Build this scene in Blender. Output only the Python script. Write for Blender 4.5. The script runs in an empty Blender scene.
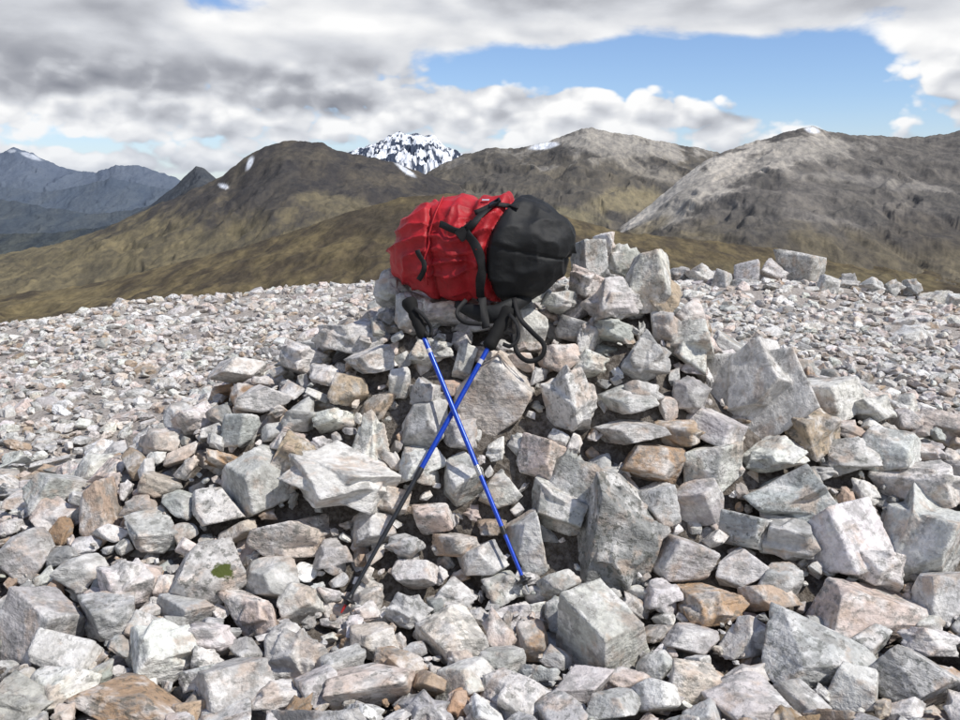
import bpy, bmesh, math, random, time
import numpy as np
from mathutils import Vector, Matrix, Euler, noise
from mathutils.bvhtree import BVHTree
T0=time.time()
random.seed(7); RNG=np.random.default_rng(11)
F=900.0; PITCH=math.atan(170/900); CH=1.5
CP,SP=math.cos(PITCH),math.sin(PITCH)
scene=bpy.context.scene

def ratio(py):
    u=(360-np.asarray(py,dtype=float))/F
    return (SP-u*CP)/(CP+u*SP)
def xr(px,py):
    u=(360-np.asarray(py,dtype=float))/F
    return ((np.asarray(px,dtype=float)-480)/F)/(CP+u*SP)
def W(px,py,d):
    return Vector((float(xr(px,py))*d,d,CH-float(ratio(py))*d))
def project(P):
    x,y,z=P[...,0],P[...,1],P[...,2]-CH
    dep=y*CP-z*SP; up=y*SP+z*CP
    return 480+F*x/dep, 360-F*up/dep

# ---------------------------------------------------------------- materials
class NT:
    def __init__(s,nt): s.nt=nt; s.nt.nodes.clear()
    def n(s,t,**kw):
        nd=s.nt.nodes.new(t)
        for k,v in kw.items(): setattr(nd,k,v)
        return nd
    def l(s,a,b): s.nt.links.new(a,b)
    def put(s,v,sock):
        if isinstance(v,bpy.types.NodeSocket): s.l(v,sock)
        else: sock.default_value=v
    def m(s,op,a,b=0.0,c=0.0,clamp=False):
        nd=s.n('ShaderNodeMath',operation=op,use_clamp=clamp)
        s.put(a,nd.inputs[0]); s.put(b,nd.inputs[1]); s.put(c,nd.inputs[2])
        return nd.outputs[0]
    def vm(s,op,a,b):
        nd=s.n('ShaderNodeVectorMath',operation=op)
        s.put(a,nd.inputs[0]); s.put(b,nd.inputs[1]); return nd.outputs[0]
    def noisen(s,vec,scale,detail=4,rough=.55,dist=0.0):
        nd=s.n('ShaderNodeTexNoise')
        if vec is not None: s.l(vec,nd.inputs['Vector'])
        nd.inputs['Scale'].default_value=scale; nd.inputs['Detail'].default_value=detail
        nd.inputs['Roughness'].default_value=rough; nd.inputs['Distortion'].default_value=dist
        return nd
    def noise(s,*a,**k): return s.noisen(*a,**k).outputs['Fac']
    def noise3(s,*a,**k):
        sp=s.n('ShaderNodeSeparateXYZ'); nd=s.noisen(*a,**k); s.l(nd.outputs['Color'],sp.inputs[0]); return sp.outputs,nd.outputs['Color']
    def ss(s,v,a,b):
        nd=s.n('ShaderNodeMapRange',interpolation_type='SMOOTHSTEP')
        s.put(v,nd.inputs[0]); nd.inputs[1].default_value=a; nd.inputs[2].default_value=b
        return nd.outputs[0]
    def mix(s,f,a,b,bt='MIX'):
        nd=s.n('ShaderNodeMix',data_type='RGBA',blend_type=bt)
        s.put(f,nd.inputs[0])
        for v,i in ((a,6),(b,7)):
            if isinstance(v,tuple): v=tuple(v)+((1,) if len(v)==3 else ())
            s.put(v,nd.inputs[i])
        return nd.outputs[2]
    def bump(s,h,dist,strength=1,normal=None):
        nd=s.n('ShaderNodeBump'); s.l(h,nd.inputs['Height'])
        nd.inputs['Distance'].default_value=dist; nd.inputs['Strength'].default_value=strength
        if normal is not None: s.l(normal,nd.inputs['Normal'])
        return nd.outputs[0]
    def out(s,col,rough=.9,normal=None,spec=.3,**kw):
        b=s.n('ShaderNodeBsdfPrincipled'); o=s.n('ShaderNodeOutputMaterial')
        if isinstance(col,tuple) and len(col)==3: col=col+(1,)
        s.put(col,b.inputs['Base Color']); s.put(rough,b.inputs['Roughness'])
        b.inputs['Specular IOR Level'].default_value=spec
        for k,v in kw.items(): b.inputs[k.replace('_',' ')].default_value=v
        if normal is not None: s.l(normal,b.inputs['Normal'])
        s.l(b.outputs[0],o.inputs[0])
def newmat(name):
    m=bpy.data.materials.new(name); m.use_nodes=True; return m,NT(m.node_tree)

# quartzite
mat_rock,t=newmat('quartzite')
ac=t.n('ShaderNodeAttribute',attribute_name='col'); al=t.n('ShaderNodeAttribute',attribute_name='lc')
lv=al.outputs['Vector']
col=ac.outputs['Color']
A3,A3c=t.noise3(lv,8,4,.60)
B3,B3c=t.noise3(lv,34,3,.66)
st=t.noise(t.vm('MULTIPLY',t.vm('ADD',lv,t.vm('MULTIPLY',A3c,(.06,.06,.06))),(6,6,28)),1.0,3,.6)
fb=t.noise(lv,42,4,.68)
col=t.mix(t.m('MULTIPLY',t.ss(A3[0],.51,.63),.60),col,(.50,.385,.30))
col=t.mix(t.m('MULTIPLY',t.ss(A3[1],.47,.62),.70),col,(.74,.725,.70))
col=t.mix(t.m('MULTIPLY',t.ss(st,.44,.30),.50),col,(.245,.225,.205))
grf=t.m('ADD',t.m('MULTIPLY',A3[2],.65),t.m('MULTIPLY',B3[0],.35))
col=t.mix(t.m('MULTIPLY',t.ss(grf,.50,.58),.56),col,(.24,.24,.23))
col=t.mix(1.0,col,t.mix(t.ss(fb,.35,.65),(.82,.815,.81),(1.10,1.10,1.10)),'MULTIPLY')
lich=t.m('MULTIPLY',t.ss(B3[2],.55,.61),ac.outputs['Alpha'],clamp=True)
col=t.mix(t.m('MULTIPLY',lich,.68),col,(.085,.09,.075))
vo=t.n('ShaderNodeTexVoronoi',feature='DISTANCE_TO_EDGE'); vo.inputs['Scale'].default_value=7
t.l(t.vm('ADD',t.vm('MULTIPLY',lv,(.6,1.3,2.0)),t.vm('MULTIPLY',A3c,(.2,.2,.2))),vo.inputs['Vector'])
crackm=t.m('MULTIPLY',t.ss(vo.outputs['Distance'],.018,.0),t.ss(A3[2],.48,.58))
col=t.mix(t.m('MULTIPLY',crackm,.6),col,(.13,.115,.105))
am=t.n('ShaderNodeAttribute',attribute_name='moss')
mf=t.ss(t.m('ADD',am.outputs['Fac'],t.m('MULTIPLY',B3[0],.9)),.86,1.06)
col=t.mix(mf,col,(.07,.085,.02))
h=t.m('ADD',t.m('MULTIPLY',fb,.8),t.m('MULTIPLY',st,.9))
t.out(col,.85,t.bump(h,.013,.85),.25)

mat_gravel,t=newmat('gravel_and_grit')
g=t.n('ShaderNodeNewGeometry').outputs['Position']
n2=t.noise(g,40,4,.7)
c=t.mix(t.ss(n2,.35,.65),(.075,.062,.05),(.19,.17,.15))  # dark gravel near the cairn; shade in the gaps between stones painted in
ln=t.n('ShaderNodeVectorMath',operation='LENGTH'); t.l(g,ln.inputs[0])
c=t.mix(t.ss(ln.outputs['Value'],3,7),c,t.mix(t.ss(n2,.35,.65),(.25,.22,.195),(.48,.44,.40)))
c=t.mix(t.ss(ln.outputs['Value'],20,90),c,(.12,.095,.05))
t.out(c,.95,t.bump(n2,.02),.2)

# ---------------------------------------------------------------- mesh helper
def np_mesh(name,V,Fc,mat,smooth=True,attrs=None):
    me=bpy.data.meshes.new(name)
    k=Fc.shape[1]; nF=len(Fc)
    me.vertices.add(len(V)); me.vertices.foreach_set('co',np.ascontiguousarray(V,dtype=np.float32).ravel())
    me.loops.add(nF*k); me.loops.foreach_set('vertex_index',np.ascontiguousarray(Fc,dtype=np.int32).ravel())
    me.polygons.add(nF); me.polygons.foreach_set('loop_start',np.arange(0,nF*k,k,dtype=np.int32))
    try: me.polygons.foreach_set('loop_total',np.full(nF,k,dtype=np.int32))
    except Exception: pass
    sm=np.full(nF,smooth,dtype=bool) if isinstance(smooth,bool) else smooth
    me.polygons.foreach_set('use_smooth',sm)
    me.update(calc_edges=True)
    for nm,(ty,arr) in (attrs or {}).items():
        a=me.attributes.new(nm,ty,'POINT')
        key={'FLOAT_COLOR':'color','FLOAT_VECTOR':'vector','FLOAT':'value'}[ty]
        a.data.foreach_set(key,np.ascontiguousarray(arr,dtype=np.float32).ravel())
    ob=bpy.data.objects.new(name,me)
    if mat: me.materials.append(mat)
    scene.collection.objects.link(ob)
    return ob
def grid_faces(nr,nc,wrap=False):
    i=np.arange(nr-1)[:,None]; cc=nc if wrap else nc-1
    j=np.arange(cc)[None,:]; j2=(j+1)%nc
    a=i*nc+j; b=i*nc+j2; c=(i+1)*nc+j2; d=(i+1)*nc+j
    return np.stack([a,b,c,d],-1).reshape(-1,4)
def sstep(x,a,b):
    t_=np.clip((x-a)/(b-a),0,1); return t_*t_*(3-2*t_)
_ang=RNG.random((256,256))*6.2832; _gx=np.cos(_ang); _gy=np.sin(_ang)
def gnoise(x,y):
    """gradient noise, ~0..1"""
    xi=np.floor(x).astype(int); yi=np.floor(y).astype(int); fx=x-xi; fy=y-yi
    u=fx*fx*fx*(fx*(fx*6-15)+10); v=fy*fy*fy*(fy*(fy*6-15)+10)
    def g(a,b,dx,dy): return _gx[a%256,b%256]*dx+_gy[a%256,b%256]*dy
    n=(g(xi,yi,fx,fy)*(1-u)+g(xi+1,yi,fx-1,fy)*u)*(1-v)+(g(xi,yi+1,fx,fy-1)*(1-u)+g(xi+1,yi+1,fx-1,fy-1)*u)*v
    return np.clip(n*.85+.5,0,1)
def _rot(x,y,k):
    a=.65+1.1*k; c,s=math.cos(a),math.sin(a); return x*c-y*s+17.3*k+5,x*s+y*c+5.1*k+31
def fbm(x,y,o=5,g=.5):
    s=0;a=1;n=0
    for k in range(o):
        X,Y=_rot(x*2**k,y*2**k,k)
        s=s+a*(gnoise(X,Y)*2-1); n+=a; a*=g
    return s/n*1.25
def ridged(x,y,o=5,g=.5):
    s=0;a=1;n=0
    for k in range(o):
        X,Y=_rot(x*2**k,y*2**k,k+.4)
        s=s+a*(1-np.abs(gnoise(X,Y)*2-1)*1.5); n+=a; a*=g
    return s/n

# ---------------------------------------------------------------- summit terrain
EPX=[-200,0,100,200,300,370,480,600,670,700,750,800,850,900,960,1160]
EPY=[345,328,308,297,287,283,279,276,275,274,274,277,285,294,304,322]
RE=13.0
CX=[-2.8,-2.2,-1.75,-1.23,-.95,-.63,-.42,-.30,.42,.52,.72,.85,1.0,1.45,2.2,3.0,3.6]
CZ=[0,.10,.26,.54,.68,.83,.96,1.00,1.00,1.09,1.09,.97,.86,.66,.40,.10,0]
def surf(x,y):
    x=np.asarray(x,float); y=np.asarray(y,float)
    r=np.hypot(x,y); az=np.arctan2(x,y); azc=np.clip(az,-.62,.62)
    px=480+F*np.tan(azc)*1.0
    ez=CH-RE*np.cos(azc)*ratio(np.interp(px,EPX,EPY))-.05
    tt=np.clip((r-4)/(RE-4),0,1.0)
    z=ez*tt**1.4
    z=z+.07*fbm(x*.6,y*.6,3)*sstep(r,2,5)
    dr=np.clip(r-RE,0,None); z=z-np.where(dr<5,.055*dr*dr,.055*25+.55*(dr-5))
    z=np.maximum(z,-620+20*fbm(x*.001,y*.001,3))
    H=np.interp(x,CX,CZ)
    wing=np.clip((np.abs(x-.15)-.6)/1.6,0,1)
    y0=2.75-.35*wing
    yy=(y-y0)/(3.85-y0)
    fr=np.interp(yy,[0,.28,.48,.78,.93,1.0],[0,.07,.30,.80,.96,1])
    bk=1-sstep(y,4.35,5.4)
    z=z+H*fr*bk
    z=z+.02*fbm(x*4,y*4,2)*sstep(r,1,2)*(r<8)
    return z
rr=np.concatenate([np.linspace(.25,16,220),np.geomspace(16.3,45000,80)])
NA=480
aa=np.linspace(-math.pi,math.pi,NA,endpoint=False)
R_,A_=np.meshgrid(rr,aa,indexing='ij')
GX=R_*np.sin(A_); GY=R_*np.cos(A_); GZ=surf(GX,GY)-.09*(R_<6)-.03*((R_>=6)&(R_<RE+3))
V=np.stack([GX,GY,GZ],-1).reshape(-1,3)
Fg=grid_faces(len(rr),NA,True)[:,::-1]
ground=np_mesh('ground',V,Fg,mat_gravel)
print('ground',time.time()-T0)

# ---------------------------------------------------------------- rock variants
def ico(level):
    bm=bmesh.new(); bmesh.ops.create_icosphere(bm,subdivisions=level,radius=1)
    v=np.array([q.co[:] for q in bm.verts]); f=np.array([[q.index for q in p.verts] for p in bm.faces]); bm.free()
    v/=np.linalg.norm(v,axis=1)[:,None]
    return v,f
ICO={k:ico(k) for k in (3,4,5,6)}
NV=30
def rot_rand(rng,amt):
    e=Euler([rng.normal()*amt for _ in range(3)]); return np.array(e.to_matrix())
def planes(rng,nr=(2,6)):
    n=[];h=[]
    R=rot_rand(rng,.25)
    for ax in range(3):
        for s in (-1,1):
            v=np.zeros(3); v[ax]=s; v=v+rng.normal(size=3)*.20; v/=np.linalg.norm(v)
            n.append(R@v); h.append(rng.uniform(.68,1))
    for k in range(rng.integers(*nr)):
        v=rng.normal(size=3); v/=np.linalg.norm(v); n.append(v); h.append(rng.uniform(.78,1.15))
    return np.array(n),np.array(h)
def radial(d,pl,p):
    n,h=pl; q=np.maximum(0,d@n.T/h)
    return (np.sum(q**p,axis=1))**(-1/p)
VAR={}
for vi in range(NV):
    rng=np.random.default_rng(300+vi)
    A=planes(rng,(3,7)); B=planes(rng); C=planes(rng)
    sB=np.array([rng.uniform(.8,1.15),rng.uniform(.8,1.15),rng.uniform(.5,.8)])
    sC=np.array([rng.uniform(.5,.8),rng.uniform(.9,1.2),rng.uniform(.6,1.0)])
    two=rng.random()<.6
    for lv_,(d,f) in ICO.items():
        p={3:30,4:70,5:140,6:240}[lv_]
        r=radial(d,A,p)
        P=d*r[:,None]
        if two:
            def rs(pl,s):
                dd=d/s; L=np.linalg.norm(dd,axis=1); return radial(dd/L[:,None],pl,p)/L
            r=np.maximum(np.maximum(r*.95,rs(B,sB)),rs(C,sC)*.95); P=d*r[:,None]
        if lv_>=4:
            off=Vector((vi*7.1,3.3,1.7)); dis=np.empty(len(P))
            for i,q in enumerate(P):
                qv=Vector(q)
                a=noise.fractal(qv*2.3+off,1.0,2.1,3 if lv_<6 else 5)
                b=noise.noise(Vector((qv.x*1.2,qv.y*1.2,qv.z*7))+off)
                dis[i]=.026*a+.016*b
            P=P*(1+dis)[:,None]
        mn_,mx_=P.min(0),P.max(0)
        P=(P-(mn_+mx_)/2)/(mx_-mn_)
        VAR[(vi,lv_)]=P
print('variants',time.time()-T0)

PAL={'w':(.66,.64,.605),'g':(.455,.45,.435),'d':(.30,.30,.29),'p':(.60,.515,.455),'b':(.43,.335,.25),'o':(.40,.275,.175)}
class Bag:
    def __init__(s): s.V=[];s.F=[];s.C=[];s.L=[];s.M=[];s.S=[];s.n=0
    def add(s,P,lvl,dims,vi,colr,lich=.4,moss=None,off=None):
        f=ICO[lvl][1]
        s.V.append(P); s.F.append(f+s.n); s.n+=len(P)
        c=np.empty((len(P),4)); c[:,:3]=colr; c[:,3]=lich; s.C.append(c)
        s.L.append(VAR[(vi,lvl)]*np.asarray(dims)+off)
        if moss is None: s.M.append(np.zeros(len(P)))
        else: s.M.append(np.clip(1-np.linalg.norm(P-np.array(moss[0]),axis=1)/moss[1],0,1))
        s.S.append(np.full(len(f),lvl>=4))
    def build(s,name):
        return np_mesh(name,np.concatenate(s.V),np.concatenate(s.F),mat_rock,np.concatenate(s.S),
            {'col':('FLOAT_COLOR',np.concatenate(s.C)),'lc':('FLOAT_VECTOR',np.concatenate(s.L)),'moss':('FLOAT',np.concatenate(s.M))})

# ---------------------------------------------------------------- pole axes & pack position (used to keep stones clear)
poleA=(W(410,304,3.56),W(529,593,3.01))
poleB=(W(507,314,3.58),W(341,613,2.97))
PACK_C=W(480,249,3.78); PACK_R=np.array([.355,.19,.215])
PYAW=math.radians(-14)
def seg_d(P,a,b):
    a=np.array(a);b=np.array(b);ab=b-a
    t_=np.clip((P-a)@ab/(ab@ab),0,1); q=a+t_[:,None]*ab
    return P-q
def clear(P,iters=14):
    """push a stone back/down until it is clear of the poles and the pack"""
    P=P.copy()
    for _ in range(iters):
        bad=False
        for a,b in (poleA,poleB):
            d=seg_d(P,a,b)
            near=np.hypot(d[:,0],d[:,2])<.020
            if np.any(near&(d[:,1]<.018)&(d[:,1]>-.25)): P[:,1]+=.025; P[:,2]-=.006; bad=True; break
        q=(P-np.array(PACK_C))
        c,s=math.cos(-PYAW),math.sin(-PYAW)
        qx=q[:,0]*c-q[:,1]*s; qy=q[:,0]*s+q[:,1]*c
        if np.any((qx/PACK_R[0])**4+(qy/PACK_R[1])**2+(q[:,2]/PACK_R[2])**2<1.0): P[:,2]-=.015; bad=True
        if not bad: return P
    return None

def hit(px,py):
    k=np.linspace(1.2,16,3000)
    x=float(xr(px,py))*k; z=CH-float(ratio(py))*k
    h=surf(x,k)
    w=np.nonzero(z<h)[0]
    if len(w)==0: return None
    return Vector((x[w[0]],k[w[0]],z[w[0]]))

GRID={}
def gkey(p,c=.3): return (int(p[0]//c),int(p[1]//c),int(p[2]//c))
def gadd(p,r): GRID.setdefault(gkey(p),[]).append((p[0],p[1],p[2],r))
def gfree(p,r,k=.8):
    a,b,c=gkey(p)
    for i in (-1,0,1):
        for j in (-1,0,1):
            for l in (-1,0,1):
                for q in GRID.get((a+i,b+j,c+l),()):
                    if (q[0]-p[0])**2+(q[1]-p[1])**2+(q[2]-p[2])**2<(k*(q[3]+r))**2: return False
    return True

cairn=Bag(); loose=Bag()
def jit(c,rng,a=.15):
    f=1+rng.normal()*a; return tuple(max(.05,min(.78,v*f*(1+rng.normal()*.02))) for v in c)

FE=[(745,388,136,108,'w',-8),(614,540,92,124,'d',0,None,1.3),(602,640,88,96,'w',0),(298,540,85,54,'p',12),
(207,578,78,62,'g',10,None,.9),(36,636,88,72,'g',8),(160,652,72,64,'w',20),(232,686,82,44,'g',5),(128,705,118,34,'o',2),
(820,658,108,74,'g',18),(862,612,106,60,'p',5),(926,540,82,100,'w',25),(848,540,84,62,'w',-30),(790,502,92,66,'g',-25),
(742,570,50,44,'w',0),(684,560,66,52,'g',10),(710,604,66,40,'o',-8),(568,492,76,80,'g',20),(542,458,50,48,'p',0),
(497,398,88,90,'p',0,None,.5),(355,482,118,68,'w',25),(256,482,80,58,'g',15),(293,466,48,64,'b',10),(571,405,58,76,'w',-25),
(642,356,56,52,'g',10),(690,350,54,62,'w',15),(352,338,84,30,'w',-6),(372,361,60,30,'w',-20),(300,360,50,40,'w',0),
(371,440,44,58,'w',5),(424,350,52,34,'w',0),(895,452,74,40,'w',5),(922,490,78,52,'w',-15),(832,400,64,42,'w',8),(935,428,62,40,'p',25),
(530,332,36,54,'w',0),(590,335,32,46,'g',10),(625,400,60,24,'g',0),(627,432,76,26,'g',-5),(652,462,66,46,'o',10),(712,470,64,52,'w',-10),
(270,580,62,40,'g',0),(450,637,74,42,'w',5),(372,640,52,30,'p',0),(525,627,66,36,'w',20),(296,657,62,50,'w',-15),(372,688,84,36,'p',0),
(420,708,60,30,'g',0),(516,700,76,44,'w',-5),(470,684,60,42,'w',0),(690,684,50,42,'p',0),(745,706,84,34,'w',0),(910,682,92,64,'g',15),
(655,696,44,34,'w',10),(100,516,42,62,'b',-15),(150,532,56,30,'g',0),(58,494,60,40,'g',10),(22,560,46,50,'g',0),(100,470,50,30,'w',0),
(215,508,66,34,'w',10),(330,596,26,20,'w',0),(365,602,34,30,'w',0),(300,605,44,40,'w',-20),(250,612,60,40,'p',10),(110,620,56,44,'g',0),
(130,585,56,44,'w',5),(75,575,50,34,'g',0),(480,560,52,36,'g',0),(415,575,46,34,'w',5),(432,520,44,30,'p',0),(405,545,40,26,'g',0),
(500,492,44,34,'w',15),(462,480,44,50,'g',0),(425,425,50,50,'g',10),(418,470,50,44,'w',0),(458,435,40,34,'g',0),(330,420,46,30,'w',-10),
(345,390,40,34,'b',0),(300,415,44,34,'g',10),(262,400,60,30,'w',-8),(235,372,60,34,'w',0),(285,440,46,26,'p',0),(240,430,40,34,'g',0),
(195,420,44,30,'w',0),(160,445,46,30,'p',5),(408,315,30,42,'g',5),(393,288,40,40,'g',0,3.9),(420,296,40,30,'w',0,3.8),(445,312,50,28,'w',0),(480,318,50,30,'g',0),(515,306,44,30,'w',0),(425,395,40,34,'g',0),
(560,360,44,32,'p',0),(590,365,40,36,'w',0),(615,300,66,46,'w',-10,3.72),(648,283,52,62,'w',15,3.8),(660,300,40,40,'b',0,3.78),(590,262,36,48,'g',-15,3.95),
(604,248,26,34,'w',20,4.0),(585,285,40,40,'p',0,3.8),(620,262,40,36,'g',0,4.0),(560,292,40,26,'g',0,3.75),(575,330,40,30,'d',0),(610,330,40,28,'g',0),
(690,318,30,34,'w',0,3.9),(665,330,34,40,'g',-10),(640,395,44,34,'d',0),(690,395,40,36,'g',5),(715,430,60,34,'g',0),(680,435,50,30,'b',8),
(810,432,64,40,'b',15),(870,412,50,30,'w',0),(850,455,56,36,'g',0),(905,410,60,30,'w',0),(770,455,60,36,'w',-10),(790,540,60,44,'g',0),
(745,530,56,40,'g',10),(700,505,56,50,'g',60),(660,505,44,40,'g',0),(880,570,50,44,'w',0),(770,600,56,34,'b',0),(750,638,60,40,'w',5),
(690,640,56,34,'g',0),(660,600,40,34,'w',0),(780,580,44,30,'g',0),(940,600,50,50,'g',0),(930,645,60,40,'w',0),(860,690,60,40,'w',0),(800,700,50,30,'g',0),
(560,585,44,30,'g',-10),(545,600,40,24,'w',0),(500,590,44,34,'g',0),(455,595,44,30,'w',10),(410,610,50,34,'g',0),(340,640,34,24,'w',0),
(330,560,40,34,'g',0),(370,530,50,40,'g',0),(390,500,46,36,'p',0),(530,545,40,60,'g',-10),(455,545,50,30,'b',0),(600,470,40,30,'g',0),
(210,640,44,34,'w',0),(60,690,66,40,'w',-5),(20,700,60,40,'g',5),(185,610,60,30,'g',0),(320,690,50,36,'g',0),(275,700,50,30,'w',0),
(580,690,60,34,'w',0),(620,708,60,30,'g',0),(500,660,50,30,'g',0),(400,665,60,30,'b',0),(340,665,50,26,'g',0)]
rngf=np.random.default_rng(8)
for i,fe in enumerate(FE):
    px,py,w,h_,ck,roll=fe[:6]; dep=fe[6] if len(fe)>6 else None; lic=fe[7] if len(fe)>7 else rngf.uniform(.0,.9)
    if dep: p=W(px,py,dep)
    else:
        p=hit(px,py)
        if p is None or p.y>4.4: p=W(px,py,4.0)
    d=(p-Vector((0,0,CH))).length
    ww=w/F*d; hh=h_/F*d*1.04; dd=(ww*.5+hh*.5)*rngf.uniform(.8,1.1)
    vi=int(rngf.integers(NV)); lvl=6 if w*h_>5500 else (5 if w*h_>1500 else 4)
    dims=np.array([ww,dd,hh])
    zr=rngf.choice([-1,1])*rngf.uniform(.35,.95)
    R=np.array((Matrix.Rotation(math.radians(roll),3,'Y')@Matrix.Rotation(rngf.normal()*.2-.18,3,'X')@Matrix.Rotation(zr,3,'Z')@Matrix.Rotation(rngf.normal()*.15,3,'Y')))
    P=(VAR[(vi,lvl)]*dims)@R.T
    ex=P.max(0)-P.min(0)
    P=P*np.array([ww/ex[0],1,hh/ex[2]])+np.array(p)+np.array([0,dd*.04,0.0])
    P2=clear(P)
    if P2 is None: continue
    moss=None
    if (px,py)==(207,578):
        mp=W(224,572,p.y-.05); q=P2[np.argmin(np.linalg.norm(P2-np.array(mp),axis=1))]; moss=(q,.075)
    cairn.add(P2,lvl,dims,vi,jit(PAL[ck],rngf,.07),lic,moss,rngf.uniform(-20,20,3))
    c=P2.mean(0); gadd(c,(ww+hh)/4*.95)
print('features',time.time()-T0, cairn.n)

def filler(bag,x,y,s,lvl,rng,sink,kk,pal,flat=(.36,.74),clr=True,tilt=.4,check=True):
    z=float(surf(x,y))
    e=.04; nx=-(float(surf(x+e,y))-z)/e; ny=-(float(surf(x,y+e))-z)/e; n=np.array([nx,ny,1.0]); n/=np.linalg.norm(n)
    pos=np.array([x,y,z])-n*sink*s
    if check and not gfree(pos,s,kk): return False
    dims=2*s*np.array([rng.uniform(.95,1.5),rng.uniform(.7,1.05),rng.uniform(*flat)])
    vi=int(rng.integers(NV))
    q=Vector((0,0,1)).rotation_difference(Vector((n*np.array([.6,.6,1])).tolist()))
    R=np.array((q.to_matrix()@Euler((rng.normal()*tilt,rng.normal()*tilt,rng.uniform(0,6.28))).to_matrix()))
    P=(VAR[(vi,lvl)]*dims)@R.T+pos
    if clr:
        P=clear(P,8)
        if P is None: return False
    ck=pal[int(rng.integers(len(pal)))]
    bag.add(P,lvl,dims,vi,jit(PAL[ck],rng),rng.uniform(0,.9),None,rng.uniform(-20,20,3))
    if check: gadd(P.mean(0),s)
    return True
rng=np.random.default_rng(21)
PALN='wwwwwwggggggdpppbbo'
U={}
for _ in range(1800):
    x=rng.uniform(-2.9,2.9); y=rng.uniform(1.7,4.9)
    s=rng.uniform(.05,.075)
    if any((q[0]-x)**2+(q[1]-y)**2<(.095)**2 for q in U.get((int(x/.15),int(y/.15)),())): continue
    U.setdefault((int(x/.15),int(y/.15)),[]).append((x,y))
    filler(cairn,x,y,s,4,rng,1.5,.8,'ggdbp',check=False)
for s0,s1,n,kk,lvl in ((.085,.13,1500,.88,5),(.055,.085,4000,.84,4),(.035,.055,6500,.80,4),(.020,.032,5000,.80,4),(.010,.018,3500,.8,3)):
    for _ in range(n):
        x=rng.uniform(-2.7,2.7); y=rng.uniform(1.75,5.0)
        if abs(x)>.62*y+.35: continue
        if y>4.6 and s0<.03: continue
        filler(cairn,x,y,rng.uniform(s0,s1),lvl,rng,rng.uniform(.0,.45) if s0>.03 else rng.uniform(.6,1.6),kk,PALN)
print('fill',time.time()-T0,cairn.n)
PALP='wwwwwwwppppgggbw'
for s0,s1,n,kk in ((.12,.2,150,.9),(.065,.10,1000,.9),(.04,.065,7000,.84),(.025,.04,17000,.85)):
    for _ in range(n):
        r=math.sqrt(rng.uniform(4.0**2,14.4**2)); a=rng.uniform(-.66,.66)
        x=r*math.sin(a); y=r*math.cos(a)
        if y<4.9 and abs(x)<2.6: continue
        if s0<.03 and r>10: continue
        if s0>=.12 and not(a>.18 and r>9.5) and rng.random()<.9: continue
        s=rng.uniform(s0,s1)
        lvl=4 if (s*F/r>14) else 3
        filler(loose,x,y,s,lvl,rng,rng.uniform(.1,.5),kk,PALP,flat=(.4,.8),clr=False,tilt=.3)
print('plat',time.time()-T0,loose.n)
for px,py,w,h_ in ((800,272,54,32),(772,274,40,24),(748,272,34,22),(722,272,30,18),(700,272,34,20),(680,272,26,18),(828,280,30,18),(848,284,28,16),(870,287,34,16),(893,291,26,16),(912,290,20,20),(935,299,34,14),(955,302,24,14),(660,268,30,18)):
    d=12.2+rng.uniform(-.5,.5); p=W(px,py+h_*.3,d); p.z=float(surf(p.x,p.y))+h_/F*d*.25
    dims=np.array([w/F*d,w/F*d*.8,h_/F*d*1.2]); vi=int(rng.integers(NV))
    R=np.array(Euler((rng.normal()*.2,rng.normal()*.2,rng.uniform(0,6))).to_matrix())
    P=(VAR[(vi,4)]*dims)@R.T+np.array(p); loose.add(P,4,dims,vi,jit(PAL['w' if rng.random()<.4 else 'g'],rng),.5,None,rng.uniform(-20,20,3))
ob_cairn=cairn.build('cairn'); ob_loose=loose.build('loose_stones')
print('stones built',time.time()-T0)

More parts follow.
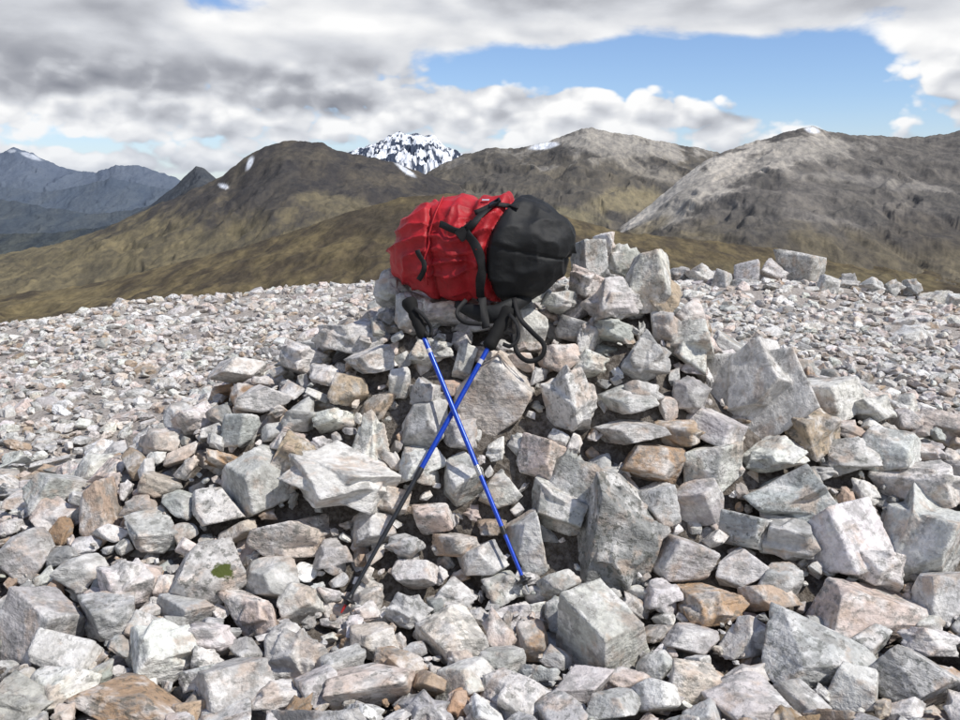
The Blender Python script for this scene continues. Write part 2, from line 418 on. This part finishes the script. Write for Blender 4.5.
# ---------------------------------------------------------------- mountains
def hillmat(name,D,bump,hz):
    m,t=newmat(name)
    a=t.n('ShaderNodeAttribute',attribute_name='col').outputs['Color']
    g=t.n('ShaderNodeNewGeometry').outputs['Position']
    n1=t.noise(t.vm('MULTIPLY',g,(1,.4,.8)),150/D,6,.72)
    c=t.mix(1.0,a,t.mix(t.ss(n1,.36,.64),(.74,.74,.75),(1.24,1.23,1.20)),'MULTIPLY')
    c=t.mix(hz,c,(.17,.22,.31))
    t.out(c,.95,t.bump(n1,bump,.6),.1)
    return m
def layer(name,D,pts,colf,basepy=345,df=.45,amp=.018,g=1.0,ncol=560,nrow=150,haze=.1,blobs=(),jag=1.0,curve=0.0,seed=0,fr=14):
    p0,p1=pts[0][0],pts[-1][0]
    px=np.linspace(p0,p1,ncol); X=[p[0] for p in pts]; Y=[p[1] for p in pts]
    rp=np.interp(px,X,Y)
    k=np.ones(5)/5; rp=np.convolve(np.pad(rp,2,mode='edge'),k,mode='valid')
    # the mountain body follows a broad version of the ridge; only the crest itself is jagged
    kw=np.hanning(63); kw/=kw.sum(); rs_=np.convolve(np.pad(rp,31,mode='edge'),kw,mode='valid')
    rp=rp-jag*2.0*fbm(px*.07+seed,px*0+3.7+seed,6,.62)
    vf=1-(1-np.linspace(0,1,nrow))**1.15; vb=np.array([.03,.08,.16,.3])
    db=D*df
    rows=[]
    zb=CH-db*ratio(np.full_like(px,basepy))
    for v in vf:
        d=db+(D-db)*v
        wv=v**9
        rm=rs_*(1-wv)+rp*wv
        rm=rm*(1-.0)+0
        zr=CH-D*ratio(rm)
        z=zb+(zr-zb)*(v**g)+curve*D*math.sin(math.pi*v)
        x=d*xr(px,rs_)
        env=math.sin(math.pi*min(1,v*.97+.03))**.6 if v<1 else .12
        s=D/fr; dd=np.full_like(x,d)
        wx=x+.5*s*fbm(x/s*1.3+9,dd/s*.8,4)
        n=ridged(wx/s+seed*3,dd/s*.5+seed,7,.50)-.6
        z=z+n*amp*D*env
        rows.append(np.stack([x,dd,z],-1))
    zr=CH-D*ratio(rp)
    for v in vb:
        d=D*(1+v); x=d*xr(px,rs_); z=zr-v*D*.6
        rows.append(np.stack([x,np.full_like(x,d),z],-1))
    P=np.array(rows)
    sx,sy=project(P)
    n1=fbm(P[...,0]/(D*.03)+seed,P[...,1]/(D*.09),8,.66); n2=ridged(P[...,0]/(D*.015)+seed,P[...,1]/(D*.055),6,.62)
    C=colf(sx,sy,n1,n2)
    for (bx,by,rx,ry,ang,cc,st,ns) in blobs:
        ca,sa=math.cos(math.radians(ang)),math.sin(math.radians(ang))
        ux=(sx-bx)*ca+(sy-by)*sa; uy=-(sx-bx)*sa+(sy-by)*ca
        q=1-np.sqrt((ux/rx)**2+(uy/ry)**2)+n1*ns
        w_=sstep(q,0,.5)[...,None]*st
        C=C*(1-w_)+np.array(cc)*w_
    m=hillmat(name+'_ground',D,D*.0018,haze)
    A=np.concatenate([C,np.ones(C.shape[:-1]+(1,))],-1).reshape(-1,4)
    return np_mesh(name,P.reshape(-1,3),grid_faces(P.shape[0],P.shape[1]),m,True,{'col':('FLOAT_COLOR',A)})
def mixc(a,b,f): f=np.clip(f,0,1)[...,None]; return np.array(a)*(1-f)+np.array(b)*f
SN=(.78,.81,.85)
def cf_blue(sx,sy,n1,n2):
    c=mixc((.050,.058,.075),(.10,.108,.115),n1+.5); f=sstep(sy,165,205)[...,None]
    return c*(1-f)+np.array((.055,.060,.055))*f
def cf_dark(sx,sy,n1,n2): return mixc((.030,.038,.044),(.065,.070,.062),n1+.5)
def cf_left(sx,sy,n1,n2):  # brown and grass tones, with the hill's cloud shade painted into them
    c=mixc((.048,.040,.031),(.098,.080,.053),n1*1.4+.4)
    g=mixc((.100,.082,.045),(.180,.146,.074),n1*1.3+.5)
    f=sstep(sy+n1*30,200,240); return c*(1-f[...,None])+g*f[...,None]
def cf_nevis(sx,sy,n1,n2):
    return mixc((.05,.065,.10),(.80,.84,.90),(n2-.50)*10+(n1)*3+.2)
def cf_mid(sx,sy,n1,n2):
    c=mixc((.075,.064,.047),(.15,.126,.085),n1*1.4+.4)
    s=mixc((.17,.155,.13),(.28,.255,.215),n2)
    f=sstep(n1+(172-sy)/55,.25,.7); return c*(1-f[...,None])+s*f[...,None]
def cf_right(sx,sy,n1,n2):
    c=mixc((.095,.086,.073),(.190,.170,.145),n2*.6+n1*.9)
    g=mixc((.085,.071,.050),(.150,.125,.078),n1*1.3+.5)
    f=sstep(sy-sx*.02+n1*25,195,235); return c*(1-f[...,None])+g*f[...,None]
def cf_near(sx,sy,n1,n2):
    return mixc((.068,.054,.035),(.155,.122,.063),n1*1.5+.42)

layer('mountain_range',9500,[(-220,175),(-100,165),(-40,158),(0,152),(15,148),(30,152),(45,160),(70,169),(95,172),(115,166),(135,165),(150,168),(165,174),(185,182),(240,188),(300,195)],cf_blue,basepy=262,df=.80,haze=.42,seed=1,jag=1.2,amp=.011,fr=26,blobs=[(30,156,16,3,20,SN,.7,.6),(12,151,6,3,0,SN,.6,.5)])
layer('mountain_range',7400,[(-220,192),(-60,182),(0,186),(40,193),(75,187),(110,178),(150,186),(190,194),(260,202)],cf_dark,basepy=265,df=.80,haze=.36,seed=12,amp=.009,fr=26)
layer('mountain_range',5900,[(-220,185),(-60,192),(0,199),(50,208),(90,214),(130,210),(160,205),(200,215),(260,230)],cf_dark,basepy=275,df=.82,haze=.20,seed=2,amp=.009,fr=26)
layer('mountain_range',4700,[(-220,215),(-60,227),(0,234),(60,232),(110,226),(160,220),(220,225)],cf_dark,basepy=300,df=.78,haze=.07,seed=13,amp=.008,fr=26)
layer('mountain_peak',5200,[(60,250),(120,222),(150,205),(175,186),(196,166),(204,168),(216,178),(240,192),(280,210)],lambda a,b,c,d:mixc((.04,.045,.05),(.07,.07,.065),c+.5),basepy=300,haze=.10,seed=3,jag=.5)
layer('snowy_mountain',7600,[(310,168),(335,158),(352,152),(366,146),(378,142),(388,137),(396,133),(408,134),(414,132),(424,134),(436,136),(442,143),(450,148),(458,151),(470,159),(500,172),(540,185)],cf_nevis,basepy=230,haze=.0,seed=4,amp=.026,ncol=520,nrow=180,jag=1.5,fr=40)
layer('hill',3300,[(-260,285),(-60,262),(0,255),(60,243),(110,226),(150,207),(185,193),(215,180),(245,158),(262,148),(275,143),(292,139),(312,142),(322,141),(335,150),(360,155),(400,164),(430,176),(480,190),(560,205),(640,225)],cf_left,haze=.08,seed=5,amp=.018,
   blobs=[(250,163,3.5,9,25,SN,.95,.3),(223,186,7,3,20,SN,.9,.4),(405,170,14,3,35,SN,.8,.5),(340,205,50,16,15,(.17,.14,.075),.6,.6),(270,185,45,22,-30,(.045,.039,.032),.6,.5)])  # snow streaks, then a sunlit grass patch and a cloud shadow painted in
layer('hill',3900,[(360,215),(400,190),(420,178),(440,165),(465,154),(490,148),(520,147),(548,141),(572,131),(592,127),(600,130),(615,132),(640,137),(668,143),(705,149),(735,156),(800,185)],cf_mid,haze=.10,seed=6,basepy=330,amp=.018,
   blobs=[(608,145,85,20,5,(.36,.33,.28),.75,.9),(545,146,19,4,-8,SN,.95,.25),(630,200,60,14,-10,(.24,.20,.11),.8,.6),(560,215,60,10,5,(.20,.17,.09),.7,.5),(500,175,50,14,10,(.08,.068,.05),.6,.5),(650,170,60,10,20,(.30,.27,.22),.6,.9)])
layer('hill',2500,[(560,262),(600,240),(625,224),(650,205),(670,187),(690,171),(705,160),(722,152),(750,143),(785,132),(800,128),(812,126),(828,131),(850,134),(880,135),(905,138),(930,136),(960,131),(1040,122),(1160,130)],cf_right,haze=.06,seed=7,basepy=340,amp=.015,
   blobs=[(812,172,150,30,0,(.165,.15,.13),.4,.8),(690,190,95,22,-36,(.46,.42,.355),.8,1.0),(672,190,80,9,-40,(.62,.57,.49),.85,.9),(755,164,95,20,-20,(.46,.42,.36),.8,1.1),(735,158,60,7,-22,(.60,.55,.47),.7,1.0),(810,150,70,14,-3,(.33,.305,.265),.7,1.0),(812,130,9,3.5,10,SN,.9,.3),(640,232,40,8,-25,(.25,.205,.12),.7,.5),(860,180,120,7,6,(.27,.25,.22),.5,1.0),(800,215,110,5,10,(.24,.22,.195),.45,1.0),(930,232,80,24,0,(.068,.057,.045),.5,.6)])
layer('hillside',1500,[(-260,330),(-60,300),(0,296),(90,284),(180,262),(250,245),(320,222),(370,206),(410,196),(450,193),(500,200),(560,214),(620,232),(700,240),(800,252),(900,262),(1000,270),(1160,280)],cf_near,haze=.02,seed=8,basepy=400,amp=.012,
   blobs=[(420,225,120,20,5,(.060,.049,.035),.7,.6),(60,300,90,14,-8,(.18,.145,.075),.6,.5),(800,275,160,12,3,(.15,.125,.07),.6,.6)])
print('hills',time.time()-T0)

# ---------------------------------------------------------------- fabrics etc
def fabric(name,colr,rough=.6,sc=350,bd=.0006,var=.15,wrk=.012):
    m,t=newmat(name)
    g=t.n('ShaderNodeNewGeometry').outputs['Position']
    n1=t.noise(g,9,3,.6); wv=t.noise(g,sc,1,.5)
    lo=tuple(c*(1-var*2) for c in colr); hi=tuple(min(1,c*(1+var)) for c in colr)
    c=t.mix(t.ss(n1,.3,.7),lo,hi)
    wr=t.noise(g,22,3,.55,.6)
    nb=t.bump(wr,wrk,.8); nb=t.bump(wv,bd,.7,nb)
    t.out(c,rough,nb,.35); return m
m_red=fabric('red_nylon',(.40,.015,.022),.55,wrk=.006)
m_blk=fabric('black_nylon',(.011,.012,.013),.65,wrk=.004)
m_web=fabric('black_webbing',(.012,.012,.013),.7,900,wrk=.003)
def plain(name,c,rough,metal=0,spec=.5):
    m,t=newmat(name); g=t.n('ShaderNodeNewGeometry').outputs['Position']
    n1=t.noise(g,60,2,.6); cc=t.mix(n1,tuple(v*.8 for v in c),tuple(min(1,v*1.15) for v in c))
    t.out(cc,t.m('ADD',t.m('MULTIPLY',n1,.2),rough-.1),t.bump(n1,.0004),spec,Metallic=metal); return m
m_plast=plain('black_plastic',(.02,.02,.022),.4)
m_blue=plain('blue_anodised_shaft',(.012,.06,.46),.3,.3)
m_shblk=plain('dark_shaft',(.03,.032,.036),.35,.3)
m_steel=plain('steel',(.45,.45,.46),.35,.9)
m_foam=plain('grip_foam',(.013,.013,.013),.8,spec=.2)
m_white=plain('white_print',(.5,.5,.55),.5)
m_redpl=plain('red_collar',(.4,.02,.02),.5)
def empty(name,loc):
    e=bpy.data.objects.new(name,None); e.location=loc; e.empty_display_size=.1; scene.collection.objects.link(e); return e
def add_bm(name,bm,mat,par,smooth=True):
    me=bpy.data.meshes.new(name)
    for v in bm.verts: v.co-=par.location
    bm.normal_update(); bm.to_mesh(me); bm.free()
    for p in me.polygons: p.use_smooth=smooth
    me.materials.append(mat); ob=bpy.data.objects.new(name,me); scene.collection.objects.link(ob); ob.parent=par; return ob
# ---------------------------------------------------------------- backpack
pack=empty('backpack',PACK_C)
NT_,NC=240,220
tt=np.linspace(0,1,NT_); L=.765
Vp=np.zeros((NT_,NC,3))
ph=np.linspace(0,2*math.pi,NC,endpoint=False)
def sgnpow(a,e): return np.sign(a)*np.abs(a)**e
def seamx(z,y): return .072+.05*np.clip(z/.2,-1,1)**2+ .02*np.clip(z/.2,-1,1)
for i,t_ in enumerate(tt):
    u=-math.cos(math.pi*t_)
    nexp=2.35 if u<0 else 2.6
    prof=max(0,(1-abs(u)**nexp))**(1/nexp)
    x=u*L/2
    rz=np.interp(x,[-.4,-.25,-.05,.1,.25,.4],[.180,.206,.220,.217,.225,.215])*prof
    ry=np.interp(x,[-.4,-.25,0,.25,.4],[.16,.19,.20,.195,.19])*prof
    cz=np.interp(x,[-.4,-.1,.1,.4],[-.012,.0,.004,-.002]);
    e=2/2.3
    Vp[i,:,0]=x+.02*np.sin(ph)*(abs(u)) ; Vp[i,:,1]=ry*sgnpow(np.cos(ph),e); Vp[i,:,2]=cz+rz*sgnpow(np.sin(ph),e)
Pf=Vp.reshape(-1,3)
out=Pf.copy()
for i,q in enumerate(Pf):
    x,y,z=q; rad=Vector((x*.25,y,z)); 
    if rad.length<1e-6: rad=Vector((x,0,0))
    nrm=rad.normalized()
    sx=float(seamx(z,y)); ds=x-sx
    blk=ds>0
    v=Vector((x*6,y*9,z*9))
    d=.012*noise.fractal(v+Vector((3,1,8)),1,2,3)
    if not blk:
        f1=1-abs(noise.noise(Vector((x*5+z*4,y*5,z*16-x*6))))
        f2=1-abs(noise.noise(Vector((x*15+2*z,y*4+3,z*4))))
        d+=.020*(f1**4-.5)+.014*(f2**4-.5)*math.exp(-((x+.02)/.12)**2)
        d-=.018*math.exp(-((x+.17+.12*z)/.007)**2)
        if x<-.17-.12*z: d+=.012
        d+=.014*math.exp(-((ds+.03)/.02)**2)
        d-=.010*math.exp(-((z+.02-.1*x)/.005)**2)*(1 if x>-.17 and y<0 else 0)
        d-=.020*math.exp(-((x+.015)/.025)**2)
    else:
        d+=.012*((1-abs(noise.noise(Vector((x*7,y*12,z*12+4)))))**2-.6)
        d+=.014*math.exp(-((ds-.05)/.04)**2)
        d-=.008*math.exp(-((z-.05+.2*x)/.006)**2)
    d-=.022*math.exp(-(ds/.010)**2)
    out[i]=q+np.array(nrm)*d
Ry=np.array((Matrix.Rotation(PYAW,3,'Z')@Matrix.Rotation(math.radians(1.5),3,'Y')))
Fp=grid_faces(NT_,NC,True)
cent=Pf[Fp].mean(1)
isb=(cent[:,0]>seamx(cent[:,2],cent[:,1]))
Wp=out@Ry.T
body=np_mesh('pack_body',Wp,Fp,m_red,True); body.data.materials.append(m_blk)
body.data.polygons.foreach_set('material_index',isb.astype(np.int32)); body.parent=pack
bvh=BVHTree.FromPolygons([Vector(v)+PACK_C for v in Wp.tolist()],Fp.tolist())
CAM=Vector((0,0,CH))
def onpack(px,py,off=.004):
    d=(W(px,py,3.0)-CAM).normalized()
    h,n,i,_=bvh.ray_cast(CAM,d)
    if h is None:
        h,n,i,_=bvh.find_nearest(W(px,py,3.72))
    if n.dot(d)>0: n=-n
    return h+n*off,n
def resample(pts,k):
    out_=[]
    n=len(pts)
    for i in range(n-1):
        p0=pts[max(i-1,0)];p1=pts[i];p2=pts[i+1];p3=pts[min(i+2,n-1)]
        for j in range(k):
            s=j/k; out_.append(.5*((2*p1)+(p2-p0)*s+(2*p0-5*p1+4*p2-p3)*s*s+(3*p1-p0-3*p2+p3)*s**3))
    out_.append(pts[-1]); return out_
def ribbon(name,pts,nrms,width,par,mat,thick=.0028):
    bm=bmesh.new(); prev=None
    for i,p in enumerate(pts):
        t_=(pts[min(i+1,len(pts)-1)]-pts[max(i-1,0)]).normalized(); n=nrms[i]
        s=t_.cross(n).normalized(); n=s.cross(t_).normalized()
        r=[bm.verts.new(p+s*width/2*a+n*thick*b) for a,b in ((-1,0),(-.9,1),(.9,1),(1,0),(.9,-1),(-.9,-1))]
        if prev:
            for k in range(6): bm.faces.new((prev[k],prev[(k+1)%6],r[(k+1)%6],r[k]))
        else: bm.faces.new(r[::-1])
        prev=r
    bm.faces.new(prev)
    bmesh.ops.recalc_face_normals(bm,faces=bm.faces)
    return add_bm(name,bm,mat,par,True)
def pack_strap(name,pxs,width,mat=None,off=.006):
    P2=resample([Vector((a,b,0)) for a,b in pxs],6)
    hs=[onpack(v.x,v.y,off) for v in P2]
    pts=[h for h,n in hs]; ns=[n for h,n in hs]
    for _ in range(4):
        pts=[pts[0]]+[(pts[i-1]+pts[i]*2+pts[i+1])/4 for i in range(1,len(pts)-1)]+[pts[-1]]
        ns=[ns[0]]+[(ns[i-1]+ns[i]*2+ns[i+1]).normalized() for i in range(1,len(ns)-1)]+[ns[-1]]
    pts=[p+n*.005 for p,n in zip(pts,ns)]
    return ribbon(name,pts,ns,width,pack,mat or m_web)
pack_strap('compression_strap',[(500,202),(488,211),(476,222),(466,231)],.028)
pack_strap('compression_strap_lower',[(468,233),(476,244),(480,262),(481,282),(482,300)],.040)
pack_strap('top_strap',[(476,213),(492,207),(506,206),(518,209)],.020)
pack_strap('lid_strap',[(440,224),(450,228),(462,231)],.028)
pack_strap('lid_edge_binding',[(444,199),(436,216),(429,240),(425,262),(429,284)],.006,m_red)
pack_strap('side_strap',[(418,252),(426,264),(420,278)],.022)
def box(name,c,n,upv,w,h_,d,mat,bev=.003,par=pack):
    bm=bmesh.new(); bmesh.ops.create_cube(bm,size=1)
    z=n.normalized(); x=upv.cross(z).normalized(); y=z.cross(x)
    for v in bm.verts: v.co=Vector((v.co.x*w,v.co.y*h_,v.co.z*d))
    bmesh.ops.bevel(bm,geom=bm.edges[:],offset=bev,segments=2,affect='EDGES')
    for v in bm.verts: v.co=c+x*v.co.x+y*v.co.y+z*v.co.z
    return add_bm(name,bm,mat,par,False)
def buckle(px,py,ang,s=1.0):
    c,n=onpack(px,py,.015); up=Vector((math.sin(ang),0,math.cos(ang)))
    y=(up-n*up.dot(n)).normalized(); x=y.cross(n).normalized()
    box('buckle_body',c,n,y,.030*s,.026*s,.011,m_plast)
    box('buckle_prong_left',c+x*.0115*s+y*.022*s,n,y,.006,.026*s,.008,m_plast,.0015)
    box('buckle_prong_right',c-x*.0115*s+y*.022*s,n,y,.006,.026*s,.008,m_plast,.0015)
    box('buckle_bar',c+y*.034*s,n,y,.030*s,.007,.009,m_plast,.0015)
buckle(462,233,.9,1.7); buckle(494,207,1.2,1.0)
c,n=onpack(486,202,.010); box('maker_mark',c,n,Vector((0,0,1)),.030,.009,.002,m_white,.0005)
def tube(name,pts,radii,mat,par,ns=12,flat=1.0):
    bm=bmesh.new(); prev=None
    for i,p in enumerate(pts):
        t_=(pts[min(i+1,len(pts)-1)]-pts[max(i-1,0)]).normalized()
        a=Vector((0,1,0)) if abs(t_.y)<.9 else Vector((1,0,0))
        s=t_.cross(a).normalized(); u=s.cross(t_).normalized(); r=radii[i] if hasattr(radii,'__len__') else radii
        ring=[bm.verts.new(p+s*r*math.cos(k*2*math.pi/ns)+u*r*flat*math.sin(k*2*math.pi/ns)) for k in range(ns)]
        if prev:
            for k in range(ns): bm.faces.new((prev[k],prev[(k+1)%ns],ring[(k+1)%ns],ring[k]))
        else: bm.faces.new(ring[::-1])
        prev=ring
    bm.faces.new(prev); bmesh.ops.recalc_face_normals(bm,faces=bm.faces)
    return add_bm(name,bm,mat,par)
pts=resample([W(456,304,3.66),W(475,312,3.60),W(495,314,3.58),(W(512,306,3.60)),W(530,298,3.66)],6)
tube('shoulder_pad',pts,[.016+.022*math.sin(math.pi*i/(len(pts)-1)) for i in range(len(pts))],m_blk,pack,14,.6)
def hang(name,pl,width):
    pts=resample([W(*p) for p in pl],6)
    ns=[Vector((.5*math.sin(i*.35),-1,.15)).normalized() for i in range(len(pts))]
    ribbon(name,pts,ns,width,pack,m_web)
hang('loop_strap',[(514,298,3.60),(520,318,3.53),(532,332,3.50),(544,345,3.49),(541,357,3.49),(528,361,3.49),(517,352,3.50),(513,334,3.52)],.020)
hang('hanging_strap',[(482,298,3.59),(484,312,3.55),(486,328,3.52)],.034)
hang('loose_end',[(466,300,3.60),(457,312,3.54),(464,322,3.52),(482,324,3.52)],.018)

# ---------------------------------------------------------------- trekking poles
def lathe(name,a,b,prof,mat,par,ns=20):
    bm=bmesh.new(); ax=(b-a); Ln=ax.length; ax.normalize()
    s=ax.cross(Vector((0,1,0))).normalized(); u=s.cross(ax); prev=None
    for t_,r in prof:
        ring=[bm.verts.new(a+ax*t_*Ln+(s*math.cos(k*2*math.pi/ns)+u*math.sin(k*2*math.pi/ns))*r) for k in range(ns)]
        if prev:
            for k in range(ns): bm.faces.new((prev[k],prev[(k+1)%ns],ring[(k+1)%ns],ring[k]))
        else: bm.faces.new(ring[::-1])
        prev=ring
    bm.faces.new(prev); bmesh.ops.recalc_face_normals(bm,faces=bm.faces)
    ob=add_bm(name,bm,mat,par)
    md=ob.modifiers.new('edge','EDGE_SPLIT'); md.split_angle=math.radians(50); return ob
def pole(top,bot,blue_end,low,strap,extra=None,gs=1.0):
    e=empty('trekking_pole',bot); Lp=(bot-top).length; ax=(bot-top).normalized()
    at=lambda s:top+ax*(s*Lp)
    lathe('grip',at(-.02),at(.13),[(t_,r*gs) for t_,r in [(0,.014),(.03,.025),(.10,.029),(.2,.026),(.32,.019),(.42,.022),(.52,.019),(.62,.022),(.72,.019),(.84,.020),(.93,.021),(1,.012)]],m_foam,e)
    lathe('shaft_upper',at(.12),at(blue_end),[(0,.0098),(1,.0098)],m_blue,e)
    lathe('shaft_label',at(.17),at(.185),[(0,.0100),(1,.0100)],m_white,e)
    lathe('locking_collar',at(blue_end-.015),at(blue_end+.02),[(0,.0106),(.2,.0116),(.8,.0116),(1,.0098)],m_steel if not extra else m_plast,e)
    lathe('shaft_middle',at(blue_end+.015),at(low),[(0,.0088),(1,.0088)],m_shblk if extra else m_blue,e)
    lathe('lower_collar',at(low-.012),at(low+.015),[(0,.0098),(.3,.0104),(1,.0078)],m_plast,e)
    lathe('shaft_lower',at(low+.012),at(.95),[(0,.0075),(1,.0070)],m_shblk if extra else m_blue,e)
    lathe('basket',at(.945),at(.975),[(0,.009),(.3,.012),(.5,.029),(.62,.030),(.75,.012),(1,.009)],m_plast,e)
    lathe('tip',at(.97),at(1.0),[(0,.006),(.7,.0045),(1,.0025)],m_redpl if extra else m_steel,e)
    pts=resample([Vector(p) for p in strap],6)
    ns=[Vector((.6*math.sin(i*.4),-1,.1)).normalized() for i in range(len(pts))]
    ribbon('wrist_strap',pts,ns,.016,e,m_web)
pole(poleA[0],poleA[1],.60,.80,[W(414,308,3.52),W(424,316,3.50),W(431,328,3.49),W(430,336,3.48),W(424,332,3.48)],gs=1.12)
pole(poleB[0],poleB[1],.56,.78,[W(509,314,3.54),W(517,324,3.50),W(518,338,3.48),W(511,346,3.47),W(503,344,3.48)],extra=True,gs=1.35)

# ---------------------------------------------------------------- sky & light
SUN_EL=math.radians(52); SUN_AZ=math.radians(120)   # clockwise from +Y
sd=Vector((math.sin(SUN_AZ)*math.cos(SUN_EL),math.cos(SUN_AZ)*math.cos(SUN_EL),math.sin(SUN_EL)))
ld=bpy.data.lights.new('sun','SUN'); ld.energy=4.2; ld.angle=math.radians(1.2); ld.color=(1,.955,.885)
lo=bpy.data.objects.new('sun',ld); lo.rotation_euler=sd.to_track_quat('Z','Y').to_euler(); lo.location=(0,0,30); scene.collection.objects.link(lo)
w=bpy.data.worlds.new('World'); scene.world=w; w.use_nodes=True
t=NT(w.node_tree)
sky=t.n('ShaderNodeTexSky',sky_type='NISHITA'); sky.sun_disc=False; sky.sun_elevation=SUN_EL; sky.sun_rotation=SUN_AZ
sky.altitude=1000; sky.air_density=1.0; sky.dust_density=.6; sky.ozone_density=1.5
tc=t.n('ShaderNodeTexCoord').outputs['Generated']
nv=t.n('ShaderNodeVectorMath',operation='NORMALIZE'); t.l(tc,nv.inputs[0]); dv=nv.outputs[0]
sep=t.n('ShaderNodeSeparateXYZ'); t.l(dv,sep.inputs[0]); dx,dy,dz=sep.outputs
def gauss(px,py,rx,ry,amp):
    a=(px-480)/F*.97; e_=(190-py)/F
    u=t.m('DIVIDE',t.m('SUBTRACT',dx,a),rx/F); v=t.m('DIVIDE',t.m('SUBTRACT',dz,e_),ry/F)
    q=t.m('ADD',t.m('MULTIPLY',u,u),t.m('MULTIPLY',v,v))
    g_=t.m('MULTIPLY',t.m('EXPONENT',t.m('MULTIPLY',q,-1.0)),amp)
    return t.m('MULTIPLY',g_,t.m('GREATER_THAN',dy,0.0))
def addall(l):
    r=l[0]
    for q in l[1:]: r=t.m('ADD',r,q)
    return r
v1=t.vm('MULTIPLY',dv,(1,1,2.6))
n1=t.noise(v1,5.0,6,.52,.15); n1b=t.noise(t.vm('ADD',v1,(.0,0,.05)),5.0,3,.52,.15)
v3=t.vm('MULTIPLY',dv,(1,1,1.6))
def puff(vec,det,vd):
    nn=t.noisen(vec,16,det,.5)
    vv=t.n('ShaderNodeTexVoronoi'); vv.inputs['Scale'].default_value=26; vv.inputs['Detail'].default_value=vd; vv.inputs['Roughness'].default_value=.5
    t.l(t.vm('ADD',vec,t.vm('MULTIPLY',nn.outputs['Color'],(.03,.03,.03))),vv.inputs['Vector'])
    return t.m('ADD',t.m('MULTIPLY',nn.outputs['Fac'],.62),t.m('MULTIPLY',t.m('SUBTRACT',.97,vv.outputs['Distance']),.38))
n3=puff(v3,4,1.5); n3b=puff(t.vm('ADD',v3,(-.008,0,.022)),2,0.5)
n2=t.noise(t.vm('ADD',t.vm('MULTIPLY',dv,(1,1,3.4)),(4.2,1.7,2.2)),3.4,3,.5)
low=t.ss(dz,.150,.105)
mixf=lambda f,a,b:t.m('ADD',t.m('MULTIPLY',a,t.m('SUBTRACT',1.0,f)),t.m('MULTIPLY',b,f))
na=mixf(t.m('MULTIPLY',low,.8),n1,n3); nb=mixf(t.m('MULTIPLY',low,.8),n1b,n3b)
bias=addall([gauss(640,72,170,27,-.36),gauss(810,80,110,30,-.34),gauss(500,72,85,16,-.17),gauss(140,150,100,10,-.14),gauss(770,118,90,18,-.20),
  gauss(480,112,80,17,.25),gauss(625,120,80,20,.29),gauss(565,105,24,14,.14),gauss(900,74,70,28,.54),gauss(860,8,260,18,.34),gauss(735,126,34,12,.24),gauss(170,95,260,50,.26),gauss(150,165,260,14,.10),gauss(480,10,120,36,.2)])
over=t.ss(dz,.32,.60)  # unseen cloud overhead thinned to lower the ambient light
dens=t.m('SUBTRACT',t.m('ADD',t.m('ADD',na,bias),.12),t.m('MULTIPLY',over,.22))
mask=t.ss(dens,.45,.57)
lit=t.m('MULTIPLY',t.m('SUBTRACT',na,nb),1.8)
br=addall([lit,t.m('MULTIPLY',t.m('SUBTRACT',n2,.5),-1.2),t.m('MULTIPLY',t.ss(dens,.80,.50),.12),
  gauss(170,80,240,28,-.22),gauss(60,20,160,30,-.06),gauss(330,30,150,30,.18),gauss(900,8,300,22,-.12),gauss(570,114,190,28,.46),gauss(890,80,90,32,.38),
  gauss(90,140,240,20,.20),gauss(400,95,90,20,.04)])
br=t.m('ADD',br,.64,clamp=True)
cr=t.n('ShaderNodeValToRGB'); t.l(br,cr.inputs[0])
e=cr.color_ramp.elements
e[0].position=0; e[0].color=(.26,.275,.32,1); e[1].position=1; e[1].color=(1.0,1.0,1.0,1)
x=e.new(.36); x.color=(.41,.425,.47,1); x=e.new(.66); x.color=(.67,.69,.735,1)
cl=t.mix(1.0,cr.outputs[0],(10,10,10),'MULTIPLY')
sk=t.mix(1.0,sky.outputs[0],(1.1,1.2,1.42),'MULTIPLY')
hz=t.ss(dz,.10,.0)
full=t.mix(mask,sk,cl)
full=t.mix(t.m('MULTIPLY',hz,.40),full,(6.4,7.0,7.9))
bg=t.n('ShaderNodeBackground'); t.l(full,bg.inputs[0]); bg.inputs[1].default_value=.1
wo=t.n('ShaderNodeOutputWorld'); t.l(bg.outputs[0],wo.inputs[0])
# ---------------------------------------------------------------- camera
cd=bpy.data.cameras.new('camera'); cd.sensor_width=36; cd.lens=F/960*36; cd.clip_start=.05; cd.clip_end=90000
co=bpy.data.objects.new('camera',cd); co.location=(0,0,CH); co.rotation_euler=(math.pi/2-PITCH,0,0)
scene.collection.objects.link(co); scene.camera=co
scene.view_settings.view_transform='Standard'; scene.view_settings.look='None'; scene.view_settings.exposure=0
print('done',time.time()-T0)
